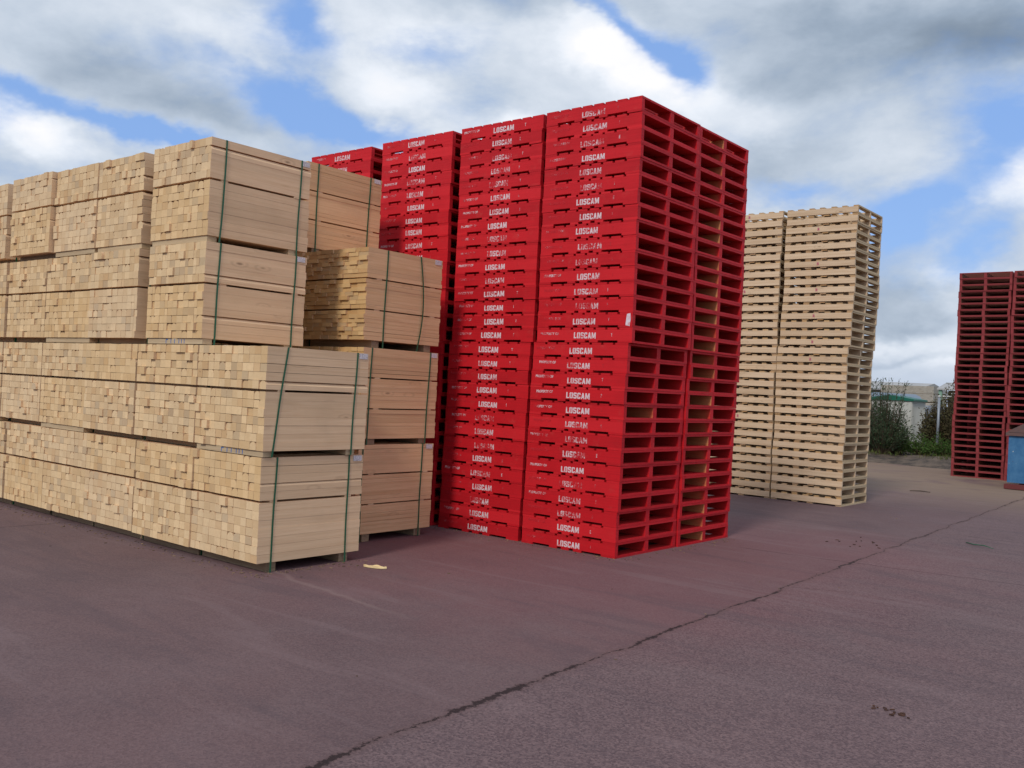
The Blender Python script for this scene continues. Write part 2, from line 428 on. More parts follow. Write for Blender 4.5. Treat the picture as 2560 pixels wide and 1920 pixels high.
# ------------------------------------------------------------------ timber packs
def courses(rng, width, height, hs):
    n = max(1, round(height/hs)); hh = height/n
    return [(k*hh, (k+1)*hh) for k in range(n)]
def board_block(mb, rng, w, dep, z0, z1, hs, widths, gap=.0019, prot=.004):
    def row():
        q = []
        while sum(q) < w-.03: q.append(rng.choice(widths))
        return q
    base = row(); thin_b = hs < .05
    for a, b in courses(rng, w, z1-z0, hs):
        if thin_b or rng.random() < .10: base = row()
        ws = [c*rng.uniform(.985, 1.015) for c in base]
        if not thin_b and rng.random() < .35:
            i = rng.randrange(len(ws)-2); ws[i], ws[i+1] = ws[i+1], ws[i]
        tot = sum(ws)
        k = w/tot; x = -w
        for i, c in enumerate(ws):
            c *= k
            y = -rng.random()**2*prot + (rng.random() < .055)*-rng.uniform(.006, .026) + (rng.random() < .04)*.010
            yb = dep + rng.uniform(-.006, .006)
            x0, x1 = x+gap/2, x+c-gap/2
            if i == len(ws)-1: x1 = rng.uniform(-.0012, .0008)*(2.5 if rng.random() < .15 else 1)
            if i == 0: x0 += rng.uniform(-.003, .004)
            q0, q1 = z0+a+gap/2, z0+b-gap/2-rng.random()**4*.0035
            if i == len(ws)-1 and rng.random() < .7: q0 = z0+a-.0001; q1 = z0+b-.0003
            cw, ch = x1-x0, q1-q0
            kind = rng.random()
            if kind < .13 and ch > .05:      # bark-edged (wane) upper corner or rounded top
                r = min(cw, ch)*rng.uniform(.25, .5); P = [(x0, q0), (x1, q0)]
                if rng.random() < .5: P += [(x1, q1-r), (x1-r*.3, q1-r*.3), (x1-r, q1), (x0, q1)]
                else: P += [(x1, q1), (x0+r, q1), (x0+r*.3, q1-r*.3), (x0, q1-r)]
            elif kind < .22 and ch > .05:
                r = cw*.45; P = [(x0, q0), (x1, q0), (x1, q1-r*.8), (x1-r*.35, q1-r*.22), (x1-r, q1), (x0+r, q1), (x0+r*.35, q1-r*.22), (x0, q1-r*.8)]
            else: P = [(x0, q0), (x1, q0), (x1, q1), (x0, q1)]
            mb.prism_y(P, y, yb, 0, 1)
            x += c
def strap_mb(y, zb, zt, w, top=0., bow=0., wd=.019, t=.0022, back=True):
    """band round a pack in the XZ plane; top = how far it leans at the top, bow = slack"""
    mb = MB(); n = 10; e = .0035
    path = []
    for k in range(n+1):
        s = k/n; path.append((e+bow*.25*math.sin(PI*s), y+top*s+bow*math.sin(PI*s)+.003*math.sin(7*s+y*9), zb+(zt-zb)*s))
    yt = y+top
    path += [(-w/2, yt, zt+.0005), (-w-e, yt, zt), (-w-e, y, zb), (-w/2, y, zb-.0005), (e, y, zb)]
    nrm = []
    for k, p in enumerate(path):
        if k <= n: nrm.append(Vector((1, 0, .0)))
        elif k == n+1: nrm.append(Vector((0, 0, 1)))
        elif k <= n+3: nrm.append(Vector((-1, 0, 0)))
        else: nrm.append(Vector((0, 0, -1)))
    b = len(mb.v)
    for p, q in zip(path, nrm):
        p = Vector(p)
        for dy, o in ((-wd/2, 0), (wd/2, 0), (wd/2, t), (-wd/2, t)): mb.v.append(tuple(p+Vector((0, dy, 0))+q*o))
    for k in range(len(path)-1):
        for i in range(4):
            j = (i+1) % 4; mb.face((b+4*k+i, b+4*k+j, b+4*k+4+j, b+4*k+4+i))
    return mb

def timber_pack(x, y, z, w, dep, hb, hl, gp, hu, seed, label, group, thin=False, grey=False, tagged=False, s1=(.125, 0, 0), s2=(.93, 0, 0), marks=False, straps=True, flush=False):
    """origin: right front lower corner; hb bearer height, hl lower block, gp spacer gap, hu upper block"""
    rng = random.Random(seed)
    root = empty('timber_pack', (x, y, z), rng.uniform(-.004, .004)); tag(root, label, 'timber pack', group)
    em, sm = (M['end_thin'], M['side_bounce']) if thin else (M['end'], M['side'])
    if grey: em = sm = M['grey']
    if thin:
        hs, widths, pr = .041, [.095, .12, .075, .14], .022
        third = (hl+hu-gp)/3; zs = [hb, hb+third, hb+third+gp, hb+2*third+gp, hb+2*third+2*gp, hb+3*third+2*gp]
        blocks = [(zs[0], zs[1]), (zs[2], zs[3]), (zs[4], zs[5])]
    else:
        hs, widths, pr = rng.choice((.066, .070, .073)), rng.choice(([.095, .09, .07, .095], [.085, .09, .1, .05], [.09, .075, .085])), .004
        blocks = [(hb, hb+hl), (hb+hl+gp, hb+hl+gp+hu)]
    for k, (a, b) in enumerate(blocks):
        mb = MB(); board_block(mb, rng, w, dep, a, b, hs, widths, prot=pr); mb.build('board_block', [em, sm], root)
        if k:
            for yy in (.13, dep-.17):
                m2 = MB(); yy += rng.uniform(-.03, .03); xx = rng.uniform(-.012, .002)
                m2.box(-w+.01, xx, yy, yy+.07, a-gp+.0008, a-.0008); m2.build('spacer_strip', M['side'], root)
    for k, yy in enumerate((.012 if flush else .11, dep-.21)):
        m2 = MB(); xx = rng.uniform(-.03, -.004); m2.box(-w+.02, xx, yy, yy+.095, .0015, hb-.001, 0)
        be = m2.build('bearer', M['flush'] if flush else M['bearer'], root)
        if marks and k == 0:
            m3 = MB(); X = -.60
            for ww in (.03, .0, .035, .02, .0, .015, .02, .03):
                if ww: m3.box(X, X+.008, yy-.0015, yy+.001, .006, hb-.008)
                X += ww+.026
            m3.box(-.60, -.565, yy-.0015, yy+.001, hb-.016, hb-.008); m3.build('crayon_mark', M['crayon'], be)
    if straps:
        top = blocks[-1][1]
        for (sy, tp, bw) in (s1, s2): strap_mb(sy, .001 if hb > .0 else 0, top, w, tp, bw, wd=.016).build('strap', M['strap'], root)
    if tagged:
        m4 = MB(); top = blocks[-1][1]; m4.box(.003, .0045, dep-.115, dep-.02, top-.052, top-.004); m4.build('paper_tag', M['tag'], root)
    return root

G1 = 'strapped packs of sawn timber in the front row'
G2 = 'strapped packs of thin boards in the second row'
Y1, D1 = -3.13, 1.085
NAMES = ['at the right-hand corner', 'second from the right', 'third from the right', 'fourth from the right', 'fifth from the right', 'sixth from the right']
TN = ['bottom layer', 'second layer up', 'third layer up', 'top layer']
tiers = [
 (0.0, .082, .493, .018, .352, [(-1.435, .965), (-2.405, .965), (-3.428, .935), (-4.37, .92), (-5.30, .92), (-6.27, .93)]),
 (.947, .050, .484, .018, .354, [(-1.412, .992), (-2.413, 1.01), (-3.455, .98), (-4.455, .985), (-5.455, .96), (-6.43, .96)]),
 (1.856, .052, .477, .018, .358, [(-2.360, .935), (-3.490, .93), (-4.435, .985), (-5.435, .93), (-6.40, .93)]),
 (2.764, .052, .488, .018, .358, [(-2.386, .945), (-3.513, .87), (-4.392, .885), (-5.295, .96), (-6.50, .90)])]
sd = 100
for ti, (z, hb, hl, gp, hu, cols) in enumerate(tiers):
    for ci, (x, w) in enumerate(cols):
        sd += 1; y = Y1+random.Random(sd).uniform(-.012, .02)
        if ti == 3 and ci == 3: y -= .035
        first = ci == 0
        lab = 'sawn timber pack, '+TN[ti]+' of the front row, '+NAMES[ci]
        s1 = (.125, 0, 0); s2 = (.93, 0, 0)
        if ti == 1 and first: s1 = (.085, .115, 0); s2 = (.92, .03, 0)
        if ti == 0 and first: s1 = (.13, .02, 0); s2 = (.92, -.0, 0)
        if ti == 2 and first: s1 = (.12, .02, 0); s2 = (.94, .02, 0)
        if ti == 3 and first: s1 = (.115, .03, .012); s2 = (.955, .02, .0)
        timber_pack(x, y, z, w, D1, hb, hl, gp, hu-.002, sd, lab, G1, tagged=(first or ci == 1), s1=s1, s2=s2, marks=(ti == 1 and ci == 0) or (ti == 2 and ci == 0), flush=(ti, ci) in ((1, 0), (2, 0), (2, 2), (3, 0), (3, 1), (3, 2), (1, 3), (1, 5)))
Y2, D2 = -1.505, 1.05
def thin(x, z, w, hb, tot, sd, lab, s1=(.14, 0, 0), s2=(.90, 0, 0)):
    gp = .013; timber_pack(x, Y2, z, w, D2, hb, (tot-hb-gp)*.5, gp, (tot-hb-gp)*.5, sd, lab, G2, thin=True, tagged=True, s1=s1, s2=s2)
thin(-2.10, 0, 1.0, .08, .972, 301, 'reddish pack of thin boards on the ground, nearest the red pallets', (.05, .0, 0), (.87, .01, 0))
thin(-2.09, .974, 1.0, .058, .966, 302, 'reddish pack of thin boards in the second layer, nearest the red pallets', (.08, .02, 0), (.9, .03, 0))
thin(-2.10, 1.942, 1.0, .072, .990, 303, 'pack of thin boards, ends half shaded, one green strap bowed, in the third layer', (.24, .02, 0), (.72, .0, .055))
thin(-3.13, 0, .98, .08, .972, 304, 'pack of thin boards on the ground behind the front row')
thin(-3.13, .974, .98, .058, .966, 305, 'pack of thin boards in the second layer behind the front row')
thin(-3.13, 1.942, .98, .072, .990, 306, 'pack of thin boards in the third layer behind the front row')
thin(-3.12, 2.936, .98, .06, .965, 307, 'topmost reddish pack of thin boards, standing behind the front row', (.14, 0, 0), (.86, .02, 0))

# ------------------------------------------------------------------ small things on the yard
mb = MB()
P = []; n = 14
for k in range(n+1): s = k/n; P.append((-1.178+.215*s, -2.202+.07*s-.040*math.sin(PI*s)**.6-.002*math.sin(9*s)))
for k in range(n, -1, -1): s = k/n; P.append((-1.178+.215*s, -2.202+.07*s+.038*math.sin(PI*s)**.8+.003*math.sin(14*s)))
b = len(mb.v); N = len(P)
for z in (.004, .016):
    for i, (x, y) in enumerate(P): mb.v.append((x, y, z+.006*math.sin(i*.9)*(z > .01)))
mb.face(tuple(range(N, 2*N))); mb.face(tuple(reversed(range(N))))
for i in range(N): mb.face((i, (i+1) % N, N+(i+1) % N, N+i))
o = mb.build('wood_splinter', mat('fresh_splinter', col=(.72, .55, .30), rough=.7))
tag(o, 'pale splinter of wood lying on the yard before the timber packs', 'wood splinter')
# scatter of bark crumbs
M['bark'] = mat('bark_crumbs', lambda t, b: t.put(b.inputs['Base Color'], t.mix(island(t), (.05, .024, .018), (.10, .048, .03))), rough=.9)
rng = random.Random(5)
def flake(mb, x, y, l, w, a, z=.004, th=.006):
    pts = []
    for k in range(7):
        t = 2*PI*k/7; rr = rng.uniform(.7, 1.1); px, py = l*math.cos(t)*rr, w*math.sin(t)*rr
        pts.append((x+px*math.cos(a)-py*math.sin(a), y+px*math.sin(a)+py*math.cos(a)))
    b = len(mb.v)
    for zz in (z, z+th):
        for p in pts: mb.v.append((*p, zz))
    mb.face(tuple(b+7+i for i in range(7)))
    for i in range(7): mb.face((b+i, b+(i+1) % 7, b+7+(i+1) % 7, b+7+i))
mb = MB()
for k in range(18):
    s = rng.random(); flake(mb, 3.30+.20*s+rng.gauss(0, .015), -2.57-.06*s+rng.gauss(0, .025), rng.uniform(.005, .018), rng.uniform(.003, .006), rng.uniform(-.3, 1.))
o = mb.build('bark_crumbs', M['bark']); tag(o, 'brown bark crumbs scattered on the yard at the lower right', 'debris', kind='stuff')
mb = MB()
for k in range(14): flake(mb, 1.1+rng.gauss(0, .16), 3.3+rng.gauss(0, .25), rng.uniform(.012, .03), rng.uniform(.006, .012), rng.uniform(0, 3))
o = mb.build('wood_chips', M['bark']); tag(o, 'reddish wood chips on the yard beside the red pallets', 'debris', kind='stuff')
mb = MB(); mb.tube([(2.00, 4.62, .012), (2.12, 4.50, .014), (2.25, 4.40, .03), (2.36, 4.36, .012)], [.006, .007, .006, .003], 6)
o = mb.build('strap_offcut', M['strap']); tag(o, 'dark green offcut of strapping lying on the open yard', 'strap offcut')
mb = MB(); mb.tube([(-.62, 11.2, .014), (-.45, 11.3, .02), (-.28, 11.33, .012)], [.006, .012, .006], 6)
o = mb.build('stick', mat('dark_stick', col=(.07, .05, .04), rough=.9)); tag(o, 'dark stick on the yard before the faded red stacks', 'stick')

mb = MB()
rng = random.Random(77)
for k in range(520):
    e = rng.random()
    if e < .45: x, y = rng.uniform(-7, -1.3), Y1-abs(rng.gauss(0, .10))+.02
    elif e < .6: x, y = -1.43+abs(rng.gauss(0, .10)), rng.uniform(-3.2, -2)
    elif e < .8: x, y = rng.uniform(-3.0, .05), -abs(rng.gauss(0, .08))-.01
    elif e < .9: x, y = abs(rng.gauss(0, .08))+.03, rng.uniform(0, 2.4)
    else: x, y = rng.uniform(-6, 4), rng.uniform(-5, 8)
    flake(mb, x, y, rng.uniform(.003, .016), rng.uniform(.002, .006), rng.uniform(0, 3), .0005, rng.uniform(.002, .007))
M['crumb'] = mat('wood_crumbs', lambda t, b: t.put(b.inputs['Base Color'], t.mix(island(t), (.30, .20, .12), (.07, .045, .035))), rough=.9)
o = mb.build('sawdust_and_splinters', M['crumb']); tag(o, 'crumbs of wood and dirt strewn along the feet of the stacks', 'debris', kind='stuff')

# ------------------------------------------------------------------ ground
def f_ground(t, b):
    co = t.new('ShaderNodeNewGeometry').outputs['Position']; s = t.sep(co)
    fine = t.noise(co, 130, 3, .7); agg = t.noise(co, 55, 3, .6); mid = t.noise(co, 6, 5, .6); big = t.noise(co, .55, 5, .55); big2 = t.noise(t.vmap(co, (1, 1, 1), (17, 5, 0)), 1.3, 5, .6)
    xj = t.sub(1.66, t.mul(s[1], .042))
    wob = t.add(t.mul(t.sub(t.noise(t.comb(0., s[1], 0.), 1.3, 4, .65), .5), .22), t.mul(t.sub(t.noise(t.comb(3., s[1], 0.), 14., 3, .7), .5), .05))
    dj = t.sub(s[0], t.add(xj, wob))
    right = t.ss(dj, -.05, .12)
    far = t.ss(s[1], 7., 14.)
    # asphalt tone: purplish grey, finer on the left of the joint
    c = t.mix(t.ss(big, .35, .7), (.144, .088, .090), (.112, .071, .075))
    c = t.mix(t.mul(t.ss(big2, .42, .7), .55), c, (.156, .104, .108))
    st = t.new('ShaderNodeTexVoronoi'); t.put(st.inputs['Vector'], co); st.inputs['Scale'].default_value = 95
    stc = t.sep(st.outputs['Color'])
    stone = t.mix(stc[0], (.05, .038, .048), (.27, .185, .185))
    nearf = t.m('MULTIPLY', t.add(.20, t.mul(right, .24)), t.sub(1., t.mul(far, .8)))
    c = t.mix(nearf, c, stone)
    c = t.mix(t.mul(t.ss(agg, .52, .72), .35), c, (.062, .046, .058))
    c = t.mix(t.mul(t.ss(fine, .55, .8), .28), c, (.33, .26, .26))
    c = t.mix(t.mul(t.ss(mid, .5, .75), .22), c, (.085, .058, .066))
    # red spray dust plus painted-in red bounce light round the red stacks
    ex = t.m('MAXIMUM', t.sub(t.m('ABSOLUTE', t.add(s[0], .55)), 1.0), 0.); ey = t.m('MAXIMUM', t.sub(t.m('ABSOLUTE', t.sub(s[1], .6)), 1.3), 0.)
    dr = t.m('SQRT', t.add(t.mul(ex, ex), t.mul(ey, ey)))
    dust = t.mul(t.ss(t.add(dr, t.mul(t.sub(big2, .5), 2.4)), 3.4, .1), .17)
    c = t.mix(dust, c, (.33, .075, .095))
    # pale sandy wash toward the back of the yard
    sand = t.mul(far, t.ss(t.add(big, t.mul(t.noise(co, 1.1, 4, .6), .6)), .4, .8))
    c = t.mix(t.mul(sand, .85), c, (.245, .175, .125))
    # old tyre sweeps and water marks
    tr = t.noise(t.vmap(co, (.22, 1.5, 1), (3, 2, 0)), 1.6, 5, .6, 1.2)
    c = t.mix(t.mul(t.ss(tr, .53, .68), .32), c, (.085, .062, .072))
    c = t.mix(t.mul(t.ss(tr, .46, .34), .22), c, (.22, .155, .160))
    # thin pale tide mark of a patch before the timber
    e = t.add(t.add(s[1], t.mul(s[0], .10)), t.mul(t.noise(co, 1.1, 3), .35))
    tide = t.mul(t.ss(t.m('ABSOLUTE', t.sub(e, -2.93)), .05, 0.), t.ss(s[0], -2.6, -1.2))
    c = t.mix(t.mul(t.mul(tide, t.ss(s[0], .6, -.2)), .28), c, (.30, .22, .20))
    # the long ragged joint
    wn = t.noise(t.comb(7., s[1], 0.), 2.2, 5, .7)
    wid = t.add(-.001, t.mul(t.ss(wn, .40, .68), .016))
    wid = t.add(wid, t.mul(t.sub(t.noise(co, 30, 5, .8), .5), .075))
    wid = t.mul(wid, t.lin(s[1], -5., 6., 1.7, .6))
    dd = t.sub(t.m('ABSOLUTE', dj), wid)
    crack = t.ss(dd, .008, -.004)
    frag = t.mul(t.ss(t.m('ABSOLUTE', t.add(dj, -.02)), .09, .02), t.ss(t.noise(co, 26, 4, .7), .55, .62))
    crack2 = t.mul(frag, t.ss(wn, .5, .65))
    # side joints
    def line(a, bb, w, cut):
        return t.mul(t.ss(t.m('ABSOLUTE', a), w, w*.2), t.mul(cut, bb))
    y1 = t.sub(s[1], t.add(1.93, t.add(t.mul(t.sub(s[0], 1.6), .12), t.mul(t.sub(t.noise(t.comb(s[0], 4., 0.), 2.4, 3), .5), .18))))
    l1 = line(y1, .7, .014, t.ss(t.noise(co, 2.2, 3), .36, .5))
    y2 = t.sub(s[1], t.add(.11, t.add(t.mul(t.sub(s[0], 1.6), .55), 0.)))
    l2 = line(y2, .6, .009, t.mul(t.ss(s[0], 1.66, 1.70), t.ss(s[0], 2.15, 2.05)))
    y3 = t.sub(s[0], t.add(-4.71, t.mul(t.sub(t.noise(t.comb(9., s[1], 0.), 1.4, 3), .5), .12)))
    l3 = line(y3, .7, .014, t.ss(s[1], -8., -4.))
    y4 = t.sub(s[1], t.add(5.3, t.mul(t.sub(t.noise(t.comb(s[0], 2., 0.), 1.9, 3), .5), .5)))
    l4 = line(y4, .5, .02, t.ss(s[0], 1.2, 1.8))
    cr = t.m('MAXIMUM', t.m('MAXIMUM', crack, t.mul(crack2, .6)), t.m('MAXIMUM', t.m('MAXIMUM', l1, l2), t.m('MAXIMUM', l3, l4)))
    c = t.mix(t.mul(t.ss(dj, -.06, .0), t.mul(t.ss(dj, .07, .0), .35)), c, (.12, .07, .065))
    c = t.mix(t.mul(cr, .85), c, (.018, .011, .012))
    t.put(b.inputs['Base Color'], c)
    hgt = t.sub(t.add(t.mul(agg, .5), t.add(t.mul(fine, .4), t.mul(st.outputs['Distance'], .5))), t.mul(cr, 4.))
    t.put(b.inputs['Normal'], t.bump(hgt, .5, .004))
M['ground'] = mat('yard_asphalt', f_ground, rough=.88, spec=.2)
mb = MB(); mb.v += [(-60, -40, 0), (60, -40, 0), (60, 21, 0), (-60, 21, 0)]; mb.face((0, 1, 2, 3))
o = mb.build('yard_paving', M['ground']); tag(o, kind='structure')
M['soil'] = mat('rough_ground', lambda t, b: t.put(b.inputs['Base Color'], t.mix(t.ss(t.noise(objco(t), .8, 5), .4, .65), (.10, .11, .05), (.17, .13, .08))), rough=.95)
mb = MB(); mb.v += [(-300, -300, -.03), (300, -300, -.03), (300, 600, -.03), (-300, 600, -.03)]; mb.face((0, 1, 2, 3))
o = mb.build('ground', M['soil']); tag(o, kind='structure')
# low bank of earth and litter along the back of the yard
def f_bank(t, b):
    co = objco(t); s = t.sep(co)
    n = t.noise(co, 3.2, 6, .7); n2 = t.noise(t.vmap(co, (3, 9, 9)), 2.5, 4, .7)
    c = t.mix(t.ss(n, .35, .65), (.055, .045, .040), (.150, .115, .09))
    c = t.mix(t.mul(t.ss(n2, .55, .7), .5), c, (.035, .028, .028))
    c = t.mix(t.mul(t.ss(n2, .70, .78), .5), c, (.32, .29, .28))
    t.put(b.inputs['Base Color'], c); t.put(b.inputs['Normal'], t.bump(n, .8, .05))
M['bank'] = mat('bank_earth', f_bank, rough=.95)
rng = random.Random(11); mb = MB()
nx, ny = 160, 14
for j in range(ny+1):
    for i in range(nx+1):
        x = -16+32*i/nx; v = j/ny; y = 19.35+5.6*v+.18*math.sin(x*1.3)+.10*math.sin(x*3.1+1)
        z = .22*min(1, v/.28)**.8+.05*math.sin(x*2.1)*min(1, v*4)*.5+rng.uniform(-.02, .025)*min(1, v*6)+.03*v
        mb.v.append((x, y, z if j else -.02))
for j in range(ny):
    for i in range(nx): a = j*(nx+1)+i; mb.face((a, a+1, a+nx+2, a+nx+1), 0, True)
o = mb.build('earth_bank', M['bank']); tag(o, kind='structure')

# ------------------------------------------------------------------ plants
def leafm(name, a, b_, c_):
    def fn(t, b):
        r = island(t); n = t.noise(objco(t), 2.2, 3)
        c = t.mix(r, a, b_); c = t.mix(t.mul(t.ss(n, .5, .7), .6), c, c_)
        t.put(b.inputs['Base Color'], c)
    return mat(name, fn, rough=.8, spec=.12)
M['leafA'] = leafm('grey_green_leaves', (.030, .060, .030), (.075, .105, .060), (.050, .050, .035))
M['leafB'] = leafm('brown_green_leaves', (.055, .045, .025), (.095, .090, .040), (.105, .060, .030))
M['leafC'] = leafm('green_leaves', (.030, .075, .016), (.085, .140, .035), (.060, .085, .030))
M['stalk'] = mat('woody_stalk', col=(.09, .065, .045), rough=.9)
def blade(mb, p, d, l, w, rng):
    d = d.normalized(); a = d.cross(Vector((rng.uniform(-1, 1), rng.uniform(-1, 1), rng.uniform(-1, 1))))
    if a.length < .01: return
    a.normalize(); b = len(mb.v); q = p+d*l*.5; e = p+d*l+Vector((0, 0, -.15*l))
    for v in (p-a*w*.25, q-a*w*.5, e, q+a*w*.5): mb.v.append(tuple(v))
    mb.face((b, b+1, b+2, b+3))
def shrub(loc, rx, ry, H, seed, leaf, label, cat, name, nst, lpb=26, up=.7, ll=(.05, .11), lw=.018, spikes=0, group=None):
    rng = random.Random(seed); root = empty(name, loc); lf = MB(); sk = MB()
    for s in range(nst):
        a = rng.uniform(0, 2*PI); q = rng.random()**.5
        tip = Vector((rx*q*math.cos(a), ry*q*math.sin(a), H*(1-.62*q*q)*rng.uniform(.55, 1.)))
        if s < spikes: tip = Vector((rx*.75*rng.uniform(-1, 1), ry*.5*rng.uniform(-1, 1), H*rng.uniform(1.0, 1.14)))
        base = Vector((tip.x*.18, tip.y*.18, 0)); mid = (base+tip)*.5+Vector((tip.x*.12, tip.y*.12, .04))
        pts = [base, mid, tip]
        sk.tube(pts, [.012, .008, .003], 4, cap=False)
        for k in range(lpb):
            t = rng.uniform(.22, 1.0); p = base.lerp(mid, t*2) if t < .5 else mid.lerp(tip, t*2-1)
            ax = (tip-mid).normalized(); o = Vector((rng.gauss(0, 1), rng.gauss(0, 1), rng.gauss(0, .6)))
            d = ax*up+o*.5
            sp = .05 if s < spikes and t > .6 else .10
            blade(lf, p+o*sp*rng.random(), d, rng.uniform(*ll), lw*rng.uniform(.7, 1.5), rng)
    lf.build('foliage', leaf, root); sk.build('stem', M['stalk'], root)
    tag(root, label, cat, group); return root
zb = .22
shrub((-4.35, 21.0, zb-.05), .80, .6, 2.05, 1, M['leafA'], 'dark grey-green shrub with upright spiky shoots beside the pine pallets', 'shrub', 'spiky_shrub', 240, 50, .9, (.05, .12), .020, 22)
shrub((-4.0, 21.2, zb-.05), .42, .5, 1.0, 2, M['leafC'], 'lower green side of the shrubbery before the white shed', 'shrub', 'leafy_shrub', 70, 40, .7, (.05, .12), .022, 5)
shrub((-3.15, 23.5, zb-.05), .92, .6, 2.25, 3, M['leafB'], 'brownish shrub right of the shed, beside the faded red stack', 'shrub', 'brown_shrub', 300, 60, .5, (.05, .10), .034, 4)
shrub((-1.9, 22.6, zb-.05), .8, .7, 1.7, 8, M['leafB'], 'brownish shrub mostly hidden behind the faded red stack', 'shrub', 'brown_shrub', 90, 40, .5, (.04, .09), .024, 4)
shrub((-3.55, 22.0, zb-.03), .42, .4, .62, 4, M['leafC'], 'small bright green plant at the foot of the white shed', 'plant', 'leafy_plant', 40, 34, .6, (.05, .12), .026, 3)
shrub((-2.75, 21.6, zb-.03), .55, .4, .72, 5, M['leafC'], 'low green weeds left of the faded red stack', 'plant', 'leafy_plant', 50, 34, .6, (.05, .12), .026, 3)
shrub((-5.3, 21.6, zb-.05), .7, .6, 1.5, 9, M['leafA'], 'dark shrub half hidden behind the pine pallet stack', 'shrub', 'spiky_shrub', 80, 40, .9, (.05, .12), .020, 6)
# grass tufts along the bank
rng = random.Random(21); mb = MB()
for k in range(5200):
    x = rng.uniform(-9, 4); y = rng.uniform(20.4, 24.5) if rng.random() < .8 else rng.uniform(19.9, 21)
    if math.sin(x*2.3)+math.sin(y*3.1+x)+rng.uniform(-1, 1) < -.5: continue
    blade(mb, Vector((x, y, .19)), Vector((rng.gauss(0, .4), rng.gauss(0, .4), 1)), rng.uniform(.07, .24), rng.uniform(.012, .03), rng)
o = mb.build('grass', leafm('bank_grass', (.05, .085, .02), (.13, .13, .045), (.10, .08, .035))); tag(o, 'rough grass and weeds growing along the earth bank', 'grass', kind='stuff')
# bare twigs beyond
rng = random.Random(31); root = empty('bare_sapling', (-2.2, 20.9, .15)); sk = MB()
sk.tube([(0, 0, 0), (.05, 0, 1.2), (-.05, .05, 2.1)], [.03, .022, .012], 6)
for k in range(16):
    z = rng.uniform(1.3, 2.1); a = rng.uniform(0, 2*PI); l = rng.uniform(.2, .5)
    p = Vector((0, .02, z)); e = p+Vector((l*math.cos(a), l*math.sin(a), l*rng.uniform(.4, 1.)))
    sk.tube([p, (p+e)/2+Vector((0, 0, .03)), e], [.009, .006, .002], 4, cap=False)
sk.build('branches', M['stalk'], root); tag(root, 'leafless grey sapling peeping past the left edge of the faded red stack', 'sapling')

# ------------------------------------------------------------------ shed, post, far yard
M['shedw'] = mat('white_sheet_metal', lambda t, b: t.put(b.inputs['Base Color'], t.mix(t.ss(t.noise(t.vmap(objco(t), (1, 1, .3)), 2., 5), .45, .75), (.50, .50, .47), (.36, .36, .33))), rough=.55)
M['green'] = mat('green_roof_metal', col=(.01, .115, .075), rough=.45)
M['galv'] = mat('galvanised_steel', lambda t, b: t.put(b.inputs['Base Color'], t.mix(t.noise(objco(t), 9, 3), (.20, .23, .27), (.30, .33, .37))), rough=.5, metal=.3)
root = empty('garden_shed', (-5.3, 25.2, 0)); tag(root, 'white sheet metal shed with a low green gable roof behind the shrubs', 'shed')
mb = MB()
W2, D2_, Hs = .72, .72, 1.86
def ribs(mb, n, fn, d=.018):
    for i in range(n): fn(i)
mb.box(-W2, W2, -D2_, D2_, 0, Hs)
for i in range(12):
    x = -W2+.06+i*.12; mb.box(x, x+.03, -D2_-.012, -D2_+.002, 0.01, Hs-.01)
for i in range(12):
    y = -D2_+.06+i*.12; mb.box(W2-.002, W2+.014, y, y+.035, 0.01, Hs-.01)
mb.build('wall', M['shedw'], root)
mb = MB()
mb.prism_y([(-W2-.06, Hs-.03), (W2+.06, Hs-.03), (W2+.06, Hs+.03), (0, Hs+.15), (-W2-.06, Hs+.03)], -D2_-.05, D2_+.05)
mb.build('roof', M['green'], root)
root = empty('fence_post', (-3.27, 22.7, .2)); tag(root, 'round galvanised fence post with a pale cap between the shrubs', 'post')
mb = MB(); mb.tube([(0, 0, 0), (0, 0, 1.78)], .038, 12); mb.build('tube', M['galv'], root)
mb = MB(); mb.tube([(0, 0, 1.781), (0, 0, 1.80), (0, 0, 1.83)], [.048, .05, .02], 12); mb.build('cap', mat('post_cap', col=(.5, .5, .48), rough=.5), root)
# warehouse
M['cream'] = mat('cream_cladding', lambda t, b: t.put(b.inputs['Base Color'], t.mix(t.ss(t.noise(t.vmap(objco(t), (2, 2, .2)), 1., 3), .4, .7), (.42, .38, .27), (.34, .31, .22))), rough=.7)
M['roofg'] = mat('pale_roof_sheeting', lambda t, b: t.put(b.inputs['Base Color'], t.mix(t.ss(t.noise(objco(t), .3, 4), .4, .7), (.38, .37, .36), (.28, .28, .28))), rough=.5)
M['dark'] = mat('dark_opening', col=(.02, .02, .022), rough=.8)
M['white'] = mat('white_paint', col=(.75, .75, .73), rough=.6)
root = empty('warehouse', (-45, 110, 0)); tag(root, 'long pale warehouse with a low-pitched grey roof on the horizon', 'warehouse')
mb = MB(); mb.box(-17, 17, -7, 7, 0, 3.65); mb.build('wall', M['cream'], root)
mb = MB(); mb.v += [(-17.5, -7.6, 3.62), (17.5, -7.6, 3.62), (17.5, 0, 4.6), (-17.5, 0, 4.9), (17.5, 7.6, 3.62), (-17.5, 7.6, 3.62), (-17.5, -7.6, 3.50), (17.5, -7.6, 3.50), (17.5, 7.6, 3.5), (-17.5, 7.6, 3.5)]
for q in ((0, 1, 2, 3), (3, 2, 4, 5), (6, 7, 1, 0), (7, 8, 4, 2, 1), (9, 6, 0, 3, 5), (8, 9, 5, 4), (6, 9, 8, 7)): mb.face(q)
mb.build('roof', M['roofg'], root)
mb = MB(); mb.box(-17.4, 17.4, -7.75, -7.62, 3.30, 3.52); mb.build('gutter', M['dark'], root)
for k in range(3):
    mb = MB(); x = 1+k*5.2; mb.box(x, x+4.6, -7.06, -6.98, 2.85, 3.2); mb.build('window', M['white'], root)
